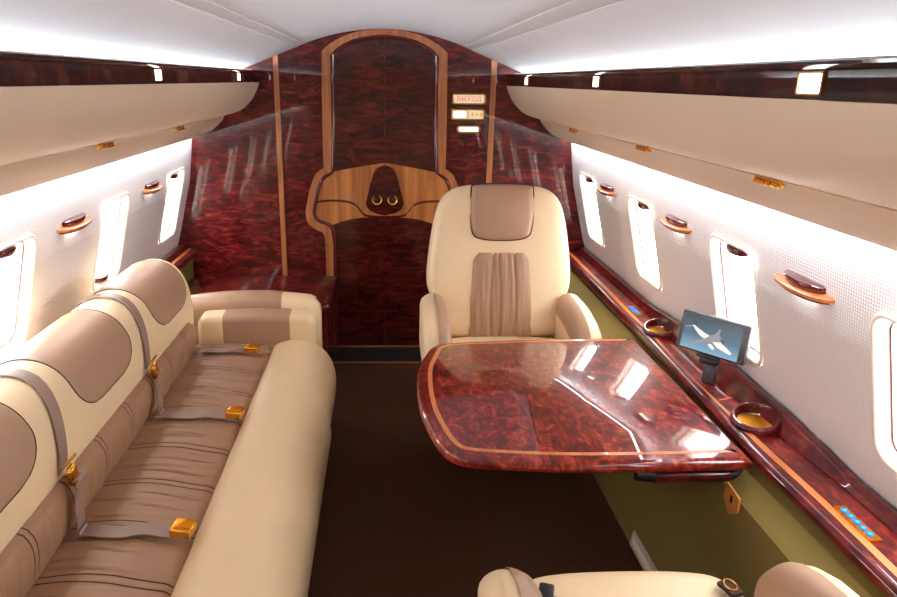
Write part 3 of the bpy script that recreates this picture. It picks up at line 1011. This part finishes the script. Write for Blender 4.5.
# ------------------------------------------------------------------ right-hand side ledge
con = empty('side_ledge', (1.1, 1.5, .56), 0, 'long glossy burl side ledge with light wood inlay under the right windows', 'ledge')
XIN = [(-1.3, 1.02), (.6, 1.012), (1.08, 1.008), (1.33, 1.004), (1.62, .998), (1.94, 1.008), (2.3, 1.018), (2.67, 1.025), (3.57, 1.031), (3.885, 1.032)]
LIPZ = [(-1.3, .625), (1.2, .622), (1.42, .622), (1.6, .640), (1.75, .655), (2.1, .665), (2.45, .660), (2.62, .645), (2.80, .626), (3.2, .628), (3.885, .630)]
def lerp_tab(t, y):
    for (a, b), (c, d) in zip(t, t[1:]):
        if a <= y <= c:
            q = (y - a) / (c - a); q = q * q * (3 - 2 * q); return b + (d - b) * q
    return t[-1][1]
ysc = ydiv(-1.3, 3.885, .05)
DZ = .600
bm = bmesh.new()
loft(bm, [[(x, y, z) for x, z in ((lerp_tab(XIN, y) + .03, .575), (lerp_tab(XIN, y) + .03, DZ), (1.175, DZ), (1.19, .575))] for y in ysc]); mesh_obj('deck', bm, 'console_burl', con, angle=30)
bm = bmesh.new()
loops = []
for y in ysc:
    x0 = lerp_tab(XIN, y); sec = [(x0 + .034, .566), (x0 + .034, DZ + .0015)]
    for k in range(9):
        a = PI / 2 + PI * k / 8; sec.append((x0 + .018 + .018 * math.cos(a), .584 + .0205 * math.sin(a)))
    loops.append([(x, y, z) for x, z in sec])
loft(bm, loops); mesh_obj('edge_moulding', bm, 'edge_burl', con, angle=60)
XL = [(-1.3, 1.056), (1.3, 1.053), (1.67, 1.045), (2.08, 1.038), (2.57, 1.063), (3.2, 1.078), (3.885, 1.086)]
bm = bmesh.new()
loft(bm, [[(lerp_tab(XL, y) + a, y, DZ + b) for a, b in ((-.010, -.004), (-.010, .0008), (.010, .0008), (.010, -.004))] for y in ysc]); mesh_obj('inlay_strip', bm, 'inlay', con, smooth=False)
bm = bmesh.new(); loops = []
for y in ysc:
    zt = lerp_tab(LIPZ, y); xw = wall_x(zt) - .004; w = .030
    sec = [(xw - w - .012 - .4 * (zt - .62), DZ - .01), (xw - w - .012 - .4 * (zt - .62), DZ + .004), (xw - w, zt - .012), (xw - w + .004, zt - .003), (xw - w + .012, zt), (xw - .006, zt), (xw, zt - .004), (1.185, DZ - .01)]
    loops.append([(x, y, z) for x, z in sec])
loft(bm, loops); mesh_obj('wall_lip', bm, 'edge_burl', con, angle=35)
# cross seams in the veneer
for y in (1.93, 2.62):
    bm = bmesh.new(); rbox(bm, (1.095, y, DZ + .0006), (.085, .004, .002), 0, rot=Matrix.Rotation(.35, 3, 'Z')); mesh_obj('inlay_line', bm, 'inlay', con, smooth=False)
# cup holders
for x, y, r in ((1.088, 1.756, .066), (1.100, 2.52, .062)):
    bm = bmesh.new(); ring = [(math.cos(2 * PI * k / 40), math.sin(2 * PI * k / 40)) for k in range(40)]
    loft(bm, [[(x + q * r * c, y + q * r * s, DZ + h * (1.75 + .75 * (c * .72 + s * .69)) if h > .005 else DZ + h) for c, s in ring] for q, h in ((1.0, -.004), (1.045, .007), (1.03, .014), (.97, .018), (.89, .018), (.84, .014), (.82, .008), (.81, .002))], True, True, False)
    ch = mesh_obj('cup_holder', bm, 'edge_burl', con)
    bm = bmesh.new()
    loft(bm, [[(x + q * r * c, y + q * r * s, DZ + h) for c, s in ring] for q, h in ((.80, .002), (.79, .0155), (.75, .0155), (.73, .010))], True, False, False)
    mesh_obj('cup_rim', bm, 'chrome', ch)
    bm = bmesh.new()
    loft(bm, [[(x + q * r * c, y + q * r * s, DZ + h) for c, s in ring] for q, h in ((.74, .001), (.74, .0125), (.4, .0115), (.05, .011))])
    mesh_obj('cup_base', bm, 'amber', ch)
# button panels
def panel(x, y, w, l, rz, nb):
    R = Matrix.Rotation(rz, 3, 'Z'); c = Vector((x, y, DZ))
    bm = bmesh.new(); prism(bm, rrect(w / 2, l / 2, .006, 3), lambda p: c + R @ Vector((p[0], p[1], -.001)), lambda p: c + R @ Vector((p[0], p[1], .004)))
    pn = mesh_obj('button_panel', bm, 'amber', con, smooth=False)
    for k in range(nb):
        yy = (k - (nb - 1) / 2) * l * .84 / nb
        cc = c + R @ Vector((0, yy, 0))
        bm = bmesh.new()
        if nb == 5: pts = [(.0088 * math.cos(2 * PI * q / 18), .0088 * math.sin(2 * PI * q / 18)) for q in range(18)]
        else: pts = rrect(w * .36, l * .16, .003, 3)
        prism(bm, pts, lambda p: cc + R @ Vector((p[0], p[1], .0035)), lambda p: cc + R @ Vector((p[0], p[1], .0060)))
        bt = mesh_obj('button', bm, 'button_blue', pn, smooth=False)
        if nb == 5:
            bm = bmesh.new(); prism(bm, [(a * .4, b * .4) for a, b in pts], lambda p: cc + R @ Vector((p[0], p[1], .0055)), lambda p: cc + R @ Vector((p[0], p[1], .0064))); mesh_obj('button_mark', bm, 'button_pale', pn, smooth=False)
panel(1.078, 1.285, .030, .13, 0.0, 5)
panel(1.096, 2.80, .030, .115, 0.0, 2)

# ------------------------------------------------------------------ table
tb = empty('table', (.56, 1.98, .5), 0, 'glossy red burl pull-out table with light wood inlay beside the right ledge', 'table')
ctrl = [(.985, 2.478), (.80, 2.477), (.60, 2.468), (.40, 2.452), (.25, 2.432), (.182, 2.395), (.150, 2.32), (.120, 2.21), (.109, 2.10), (.106, 1.98), (.112, 1.86), (.130, 1.75), (.150, 1.668), (.180, 1.615), (.228, 1.589), (.32, 1.574), (.46, 1.560), (.62, 1.556), (.80, 1.559), (.985, 1.566)]
o2 = [(p[0], p[1]) for p in catmull([(a, b, 0) for a, b in ctrl], 5)]
# CCW check and offsets
area = sum(a[0] * b[1] - b[0] * a[1] for a, b in zip(o2, o2[1:] + o2[:1]))
if area < 0: o2.reverse()
TZ = .600
bm = bmesh.new(); loops = []
for d, z in ((.030, TZ - .040), (.012, TZ - .038), (.003, TZ - .031), (.0, TZ - .020), (.003, TZ - .010), (.009, TZ - .0025), (.017, TZ)):
    loops.append([(p[0], p[1], z) for p in (offset2d(o2, d) if d else [Vector(q) for q in o2])])
loft(bm, loops)
mesh_obj('table_top', bm, 'table_burl', tb, angle=60)
ia = offset2d(o2, .038); ib = offset2d(o2, .053)
for q in (ia, ib):
    for v in q:
        if v.y > 2.25: v.y += .014 * min(1, (v.y - 2.25) / .12)
bm = bmesh.new()
n = len(o2)
va = [bm.verts.new((p.x, p.y, TZ + .0007)) for p in ia]; vb = [bm.verts.new((p.x, p.y, TZ + .0007)) for p in ib]
va2 = [bm.verts.new((p.x, p.y, TZ - .001)) for p in ia]; vb2 = [bm.verts.new((p.x, p.y, TZ - .001)) for p in ib]
for i in range(n):
    j = (i + 1) % n
    if o2[i][0] > .97 and o2[j][0] > .97: continue
    for q in ((va[i], va[j], vb[j], vb[i]), (va[i], va2[i], va2[j], va[j]), (vb[i], vb[j], vb2[j], vb2[i])): bm.faces.new(q)
mesh_obj('inlay_band', bm, 'inlay', tb, smooth=False)
bm = bmesh.new(); tube(bm, [(.745, 1.625, .518), (.985, 1.625, .518)], .021, 16); mesh_obj('slide_rail', bm, 'edge_burl', tb, angle=50)
bm = bmesh.new(); tube(bm, [(.70, 1.64, .520), (.752, 1.632, .518)], .024, 14); mesh_obj('rail_bearing', bm, 'black', tb, angle=50)
bm = bmesh.new(); tube(bm, [(.955, 1.625, .516), (1.0, 1.625, .516)], .023, 14); mesh_obj('rail_bearing', bm, 'black', tb, angle=50)
bm = bmesh.new(); rbox(bm, (.62, 1.78, .525), (.34, .05, .03), .008, 2, Matrix.Rotation(-.45, 3, 'Z')); mesh_obj('support_arm', bm, 'black', tb)

# leather pull tab under the table
tg = empty('pull_tab', (.952, 1.60, .50), 0, 'small tan leather tab hanging below the table by the olive panel', 'tab')
bm = bmesh.new()
R = Matrix.Rotation(PI / 2 - .15, 3, 'Z')
pts = [(-.040, .026), (.030, .034), (.036, -.015), (-.002, -.046), (-.040, -.018)]
c0 = Vector((.936, 1.545, .492))
prism(bm, pts, lambda p: c0 + Vector((-.002, p[0], p[1])), lambda p: c0 + Vector((-.008, p[0], p[1]))); mesh_obj('flap', bm, plain('tan_tab', srgb(190, 120, 60), .5), tg, smooth=False)
bm = bmesh.new(); rbox(bm, c0 + Vector((-.009, -.005, .004)), (.003, .010, .020), .001); mesh_obj('slot', bm, 'black', tg, smooth=False)

# floor vent
vg = empty('floor_vent', (.872, 1.92, 0), 0, 'small pale metal vent grille at the foot of the olive side panel', 'vent')
bm = bmesh.new()
rot = Matrix.Rotation(.14, 3, 'Y')
rbox(bm, (.868, 1.84, .040), (.008, .30, .060), .002, 2, rot); mesh_obj('vent_frame', bm, 'vent', vg, smooth=False)
bm = bmesh.new(); rbox(bm, (.863, 1.84, .040), (.004, .26, .036), .001, 1, rot); mesh_obj('grille', bm, 'vent', vg, smooth=False)
for k in range(6):
    bm = bmesh.new(); rbox(bm, (.8608, 1.84, .040 + (k - 2.5) * .006), (.003, .26, .003), 0, 1, rot); mesh_obj('slat', bm, 'frame', vg, smooth=False)

# ------------------------------------------------------------------ monitor on the ledge
cx, cy, cz, mw, mh, yaw, pit = 1.0577, 2.02, .7769, .2269, .1295, .8997, .1675
mon = empty('monitor', (1.098, 2.062, .60), 0, 'small grey flat monitor showing an airplane, standing on the right ledge', 'monitor')
ex = Vector((math.cos(yaw), -math.sin(yaw), 0)); n0 = Vector((math.sin(yaw), math.cos(yaw), 0))
eu = Vector((n0.x * math.sin(pit), n0.y * math.sin(pit), math.cos(pit))); en = ex.cross(eu) ; 
if en.dot(Vector((-1, -1, 0))) < 0: en = -en
MR = Matrix((ex, -en, eu)).transposed()
c0 = Vector((cx, cy, cz))
mp3 = lambda a, b, h: c0 + ex * a + eu * b + en * h
bm = bmesh.new(); rbox(bm, c0 - en * .012, (mw, .026, mh), .007, 3, MR); mesh_obj('housing', bm, 'grey', mon)
# screen rect from the photograph: TL (220,125) TR (562,232) inside corners TL(205,105) TR(612,222)
fx = lambda u, v: ((u - 203) / 410.0, (v - 103 - (u - 203) * .283) / 236.0)
def loc(u, v):
    """close-up pixel on the monitor face -> (a,b) on its face"""
    O = Vector((205, 103)); ax = Vector((408, 118)); ay_ = Vector((-60, 226))
    d = Vector((u, v)) - O
    det = ax.x * ay_.y - ax.y * ay_.x
    s = (d.x * ay_.y - d.y * ay_.x) / det; t = (ax.x * d.y - ax.y * d.x) / det
    return ((s - .5) * mw, (.5 - t) * mh)
scr = [loc(*p) for p in ((182, 322), (522, 430), (562, 236), (222, 126))]
sa0 = (scr[0][0] + scr[3][0]) / 2; sa1 = (scr[1][0] + scr[2][0]) / 2; sb0 = (scr[0][1] + scr[1][1]) / 2; sb1 = (scr[2][1] + scr[3][1]) / 2
bm = bmesh.new(); prism(bm, [(sa0, sb0), (sa1, sb0), (sa1, sb1), (sa0, sb1)], lambda p: mp3(p[0], p[1], .0020), lambda p: mp3(p[0], p[1], -.002)); scn = mesh_obj('screen', bm, 'screen', mon, smooth=False)
def pic(name, pts, mat, h):
    bm = bmesh.new(); prism(bm, [loc(*p) for p in pts], lambda p: mp3(p[0], p[1], .0022 + h), lambda p: mp3(p[0], p[1], .0016)); mesh_obj(name, bm, mat, scn, smooth=False)
pic('airplane_fuselage', [(262, 203), (275, 204), (300, 226), (340, 256), (390, 285), (430, 312), (465, 345), (488, 370), (491, 381), (478, 383), (450, 368), (405, 340), (385, 315), (340, 295), (305, 268), (280, 235)], 'fuse_white', .0002)
pic('airplane_wing', [(218, 310), (232, 305), (330, 288), (368, 270), (400, 262), (428, 232), (434, 236), (424, 272), (452, 302), (440, 312), (400, 308), (360, 312), (290, 316), (224, 320)], 'fuse_grey', .0005)
pic('airplane_tail', [(264, 168), (274, 172), (292, 190), (302, 196), (280, 205), (266, 200)], 'fuse_dark', .0003)
pic('airplane_tailplane', [(217, 208), (262, 204), (266, 212), (222, 214)], 'fuse_grey', .0004)
pic('airplane_engine', [(350, 318), (372, 318), (392, 345), (384, 355), (366, 345)], 'fuse_white', .0006)
pic('airplane_engine', [(425, 288), (446, 296), (456, 312), (440, 314)], 'fuse_dark', .0006)
for k, q in enumerate(((555, 385), (548, 405), (542, 425))):
    a, b = loc(*q); bm = bmesh.new(); rbox(bm, mp3(a, b, .0015), (.006, .004, .006), .001, 1, MR); mesh_obj('button', bm, 'black', mon, smooth=False)
bm = bmesh.new()
base = Vector((1.084, 2.050, .6012)); top = mp3(-.004, -mh / 2 - .002, -.012)
MZ = Matrix.Rotation(-yaw, 3, 'Z')
rbox(bm, base + Vector((0, 0, .034)), (.042, .022, .068), .005, 2, MZ); mesh_obj('stand', bm, 'grey', mon)
bm = bmesh.new(); rbox(bm, (base + Vector((0, 0, .058)) + top) / 2 , (.060, .030, .022), .005, 2, MZ); mesh_obj('hinge', bm, 'black', mon)
bm = bmesh.new(); rbox(bm, top + Vector((0, 0, -.004)), (.075, .020, .014), .004, 2, MR); mesh_obj('bracket', bm, 'black', mon)

# ------------------------------------------------------------------ armchairs
def chair_back_outline():
    half = [(.0, .690), (.10, .689), (.16, .684), (.215, .668), (.255, .635), (.280, .585), (.297, .52), (.310, .44), (.320, .36), (.325, .29), (.322, .235), (.308, .19), (.288, .155), (.275, .11), (.272, .05), (.272, .0)]
    pts = [(a, b) for a, b in half] + [(-a, b) for a, b in reversed(half[1:])]
    return [(p[0], p[1]) for p in catmull([(a, b, 0) for a, b in pts], 2, True)]


def build_chair(loc, rz, lean, label, belts):
    """local frame: the sitter looks along -y; hinge of the back at y=+.25"""
    ch = empty('armchair', loc, rz, label, 'armchair', None)
    L = lambda bm, name, mat, par=ch, **k: mesh_obj(name, bm, mat, par, local=True, **k)
    hy, hz = .25, .44
    ca, sa = math.cos(lean), math.sin(lean)
    F = lambda a, b, h: Vector((a, hy + b * sa - h * ca, hz + b * ca + h * sa))
    ol = chair_back_outline()
    bm = bmesh.new()
    c = (0, .34)
    loops = []
    for s, h in ((.90, -.130), (.97, -.115), (1.0, -.085), (1.0, -.03), (.992, -.008), (.975, .008), (.95, .018), (.90, .026), (.80, .030), (.6, .028), (.3, .024)):
        loops.append([F(c[0] + (a - c[0]) * s, c[1] + (b - c[1]) * s, h) for a, b in ol])
    loft(bm, loops); L(bm, 'backrest', 'cream', angle=70)
    # headrest cushion
    hp = [(p[0], p[1]) for p in catmull([(a, b, 0) for a, b in ((-.120, .685), (0, .690), (.120, .685), (.136, .66), (.140, .58), (.134, .50), (.118, .462), (.07, .447), (0, .444), (-.07, .447), (-.118, .462), (-.134, .50), (-.140, .58), (-.136, .66))], 4, True)]
    bm = bmesh.new(); pillow(bm, hp, lambda a, b, h: F(a, b, .018 + h), .042, .030, -.02); hr = L(bm, 'headrest', 'tan', angle=70)
    bm = bmesh.new(); pp = [F(a * 1.012, .565 + (b - .565) * 1.012, .026) for a, b in hp]; tube(bm, pp + [pp[0]], .003, 6, False); L(bm, 'seam_piping', 'dark_seam', hr)
    # gathered lumbar panel
    lp = [(p[0], p[1]) for p in catmull([(a, b, 0) for a, b in ((-.118, .388), (0, .392), (.118, .388), (.130, .34), (.138, .2), (.142, .06), (.140, .0), (0, -.005), (-.140, .0), (-.142, .06), (-.138, .2), (-.130, .34))], 4, True)]
    bm = bmesh.new(); rows = []
    na, nb = 60, 30
    for j in range(nb + 1):
        b = .0 + .388 * j / nb; hw = .142 - .022 * (j / nb) ** 2
        if j > nb - 3: hw -= .004 * (j - nb + 3) ** 1.5
        row = []
        for i in range(na + 1):
            e = -1 + 2 * i / na; a = hw * e
            h = .027 + .014 * (1 - e ** 6) * (1 - (2 * j / nb - 1) ** 8)
            for s_ in (-.042, -.006, .064):
                d = a - s_ - .006 * math.sin(b * 14 + s_ * 90); h -= .008 * math.exp(-(d / .005) ** 2)
            h += .004 * noise.noise(Vector((a * 42 + 5, b * 4, 3))) + .0022 * noise.noise(Vector((a * 90, b * 11, 8)))
            row.append(bm.verts.new(F(a, b, h)))
        rows.append(row)
    for p, q in zip(rows, rows[1:]):
        for i in range(na): bm.faces.new((p[i], p[i + 1], q[i + 1], q[i]))
    L(bm, 'lumbar_panel', 'tan_z', angle=80)
    # seat cushion
    so = [(p[0], p[1]) for p in catmull([(a, b, 0) for a, b in ((-.252, .22), (.252, .22), (.254, .0), (.254, -.18), (.232, -.248), (.15, -.272), (0, -.278), (-.15, -.272), (-.232, -.248), (-.254, -.18), (-.254, 0))], 5, True)]
    bm = bmesh.new(); loops = []
    for s, z in ((.95, .31), (.99, .325), (1.0, .36), (1.0, .41), (.985, .437), (.96, .450), (.92, .457), (.8, .462), (.5, .464), (.2, .464)):
        loops.append([(a * s, -.02 + (b + .02) * s, z) for a, b in so])
    loft(bm, loops); L(bm, 'seat_cushion', 'cream_d', angle=70)
    # arms
    for s in (-1, 1):
        bm = bmesh.new(); loops = []
        for y, zt, w, in [(.29, .640, .048), (.24, .655, .054), (.15, .655, .056), (.06, .648, .057), (-.02, .634, .057), (-.08, .612, .056), (-.120, .585, .053), (-.143, .555, .048), (-.154, .52, .04)]:
            sec = []; zb = .44
            for k in range(11):
                a = PI * k / 10; sec.append((s * .307 + w * math.cos(a), zt - .05 + .05 * math.sin(a)))
            sec += [(s * .307 - w, zb), (s * .307 + w, zb)]
            loops.append([(x, y, z) for x, z in sec])
        loft(bm, loops); am = L(bm, 'armrest', 'cream_d', angle=70)
        # tan panel along the inner shoulder of the arm
        bm = bmesh.new(); rows = []
        for y, zt, w in [(.24, .655, .054), (.15, .655, .056), (.06, .648, .057), (-.02, .634, .057), (-.08, .612, .056), (-.120, .585, .053), (-.143, .555, .048)]:
            row = []
            for k in range(8):
                a = PI * (.52 + .48 * k / 7) if s > 0 else PI * (.48 - .48 * k / 7)
                row.append(bm.verts.new((s * .307 + (w + .003) * math.cos(a), y - .002, zt - .05 + .053 * math.sin(a))))
            row.append(bm.verts.new((s * (.307 - w - .003), y - .002, zt - .09)))
            rows.append(row)
        for p, q in zip(rows, rows[1:]):
            for i in range(len(p) - 1): bm.faces.new((p[i], p[i + 1], q[i + 1], q[i]))
        L(bm, 'arm_panel', 'tan', am, angle=80)
    # pedestal
    bm = bmesh.new(); rbox(bm, (0, .02, .255), (.52, .44, .12), .03); L(bm, 'seat_frame', 'cream_d')
    bm = bmesh.new(); rbox(bm, (0, .04, .10), (.34, .32, .20), .02); L(bm, 'pedestal', 'grey')
    return ch


far = build_chair((.520, 2.64, 0), 0, .19, 'cream leather armchair facing the camera at the far side of the table', False)
near = build_chair((.557, 1.055, 0), PI, .62, 'cream leather armchair at the bottom edge, only seat front and arms showing', True)
# belt halves lying on the near seat
for dx, yy, where in ((.215, 1.215, 'right side of the near armchair seat'), (-.200, 1.215, 'left side of the near armchair seat')):
    t = empty('lap_belt', (.557 + dx, yy, .47), 0, 'lap belt end with buckle on the ' + where, 'seat belt', 'lap belts on the near armchair')
    bm = bmesh.new()
    ribbon(bm, [(.557 + dx + (.01 if dx > 0 else -.005), yy - .16, .471), (.557 + dx, yy - .06, .474), (.557 + dx, yy + .0, .476)], (.02, 0, 0), .003); mesh_obj('strap', bm, 'belt', t)
    bm = bmesh.new(); rbox(bm, (.557 + dx, yy + .01, .480), (.034, .05, .012), .005, 2, Matrix.Rotation(.35 if dx > 0 else -.3, 3, 'Z')); mesh_obj('buckle', bm, 'dark_seam' if dx > 0 else 'black', t)
    if dx < 0: continue
    bm = bmesh.new(); tube(bm, [(.557 + dx + .013 * math.cos(a), yy + .012 + .018 * math.sin(a), .488) for a in [PI * 2 * k / 14 for k in range(15)]], .0025, 6); mesh_obj('buckle_ring', bm, 'brass', t)

# ------------------------------------------------------------------ lights the cabin has
def area(name, loc, rot, sx, sy, e, col=(1, 1, 1)):
    l = bpy.data.lights.new(name, 'AREA'); l.shape = 'RECTANGLE'; l.size = sx; l.size_y = sy; l.energy = e; l.color = col
    o = bpy.data.objects.new(name, l); COL.objects.link(o); o.location = loc; o.rotation_euler = rot
    return o


LEN = Y1 - Y0 - .06; YM = (Y0 + Y1) / 2
for side in (-1, 1):
    # LED strip in the ceiling cove, shining up and inwards
    area('cove_strip', (side * .805, YM, 1.555), (0, PI - side * 1.0, 0), .020, LEN, 17.5, (.88, .94, 1))
    # LED strip behind the lower edge of the bin, washing the wall
    area('wall_wash_strip', (side * 1.012, YM, 1.262), (0, side * -.25, 0), (.016), LEN, 8.5, (.88, .93, 1))
    # daylight portals in the window openings
    for y in (WIN_R if side > 0 else WIN_L):
        o, ay, up, nn = wall_frame(side, y, WZ)
        p = area('window_portal', o - nn * .08, (0, 0, 0), .25, .34, 1)
        zax = -nn; xax = ay; yax = zax.cross(xax)
        p.rotation_euler = Matrix((xax, yax, zax)).transposed().to_euler()
        p.data.cycles.is_portal = True

w = bpy.data.worlds.new('sky'); SC.world = w; w.use_nodes = True
bg = w.node_tree.nodes['Background']; bg.inputs['Color'].default_value = (.93, .965, 1, 1); bg.inputs['Strength'].default_value = 12.0

# ------------------------------------------------------------------ camera
cam = bpy.data.cameras.new('camera'); co = bpy.data.objects.new('camera', cam); COL.objects.link(co)
cam.sensor_width = 36; cam.lens = FPX / 897 * 36; cam.clip_start = .02
cam.shift_x = (448.5 - U0) / 897
R = Matrix(((Xc[0], Xc[1], -Xc[2]), (Yc[0], Yc[1], -Yc[2]), (Zc[0], Zc[1], -Zc[2])))
co.matrix_world = Matrix.Translation((0, 0, H)) @ R.to_4x4()
SC.camera = co
SC.view_settings.view_transform = 'Standard'
SC.view_settings.look = 'None'
SC.view_settings.gamma = 1
SC.view_settings.exposure = 0.70
SC.view_settings.use_curve_mapping = False
SC.cycles.max_bounces = 10
SC.cycles.diffuse_bounces = 6
SC.cycles.glossy_bounces = 5
SC.cycles.transparent_max_bounces = 10
SC.cycles.sample_clamp_indirect = 6
SC.cycles.use_denoising = True
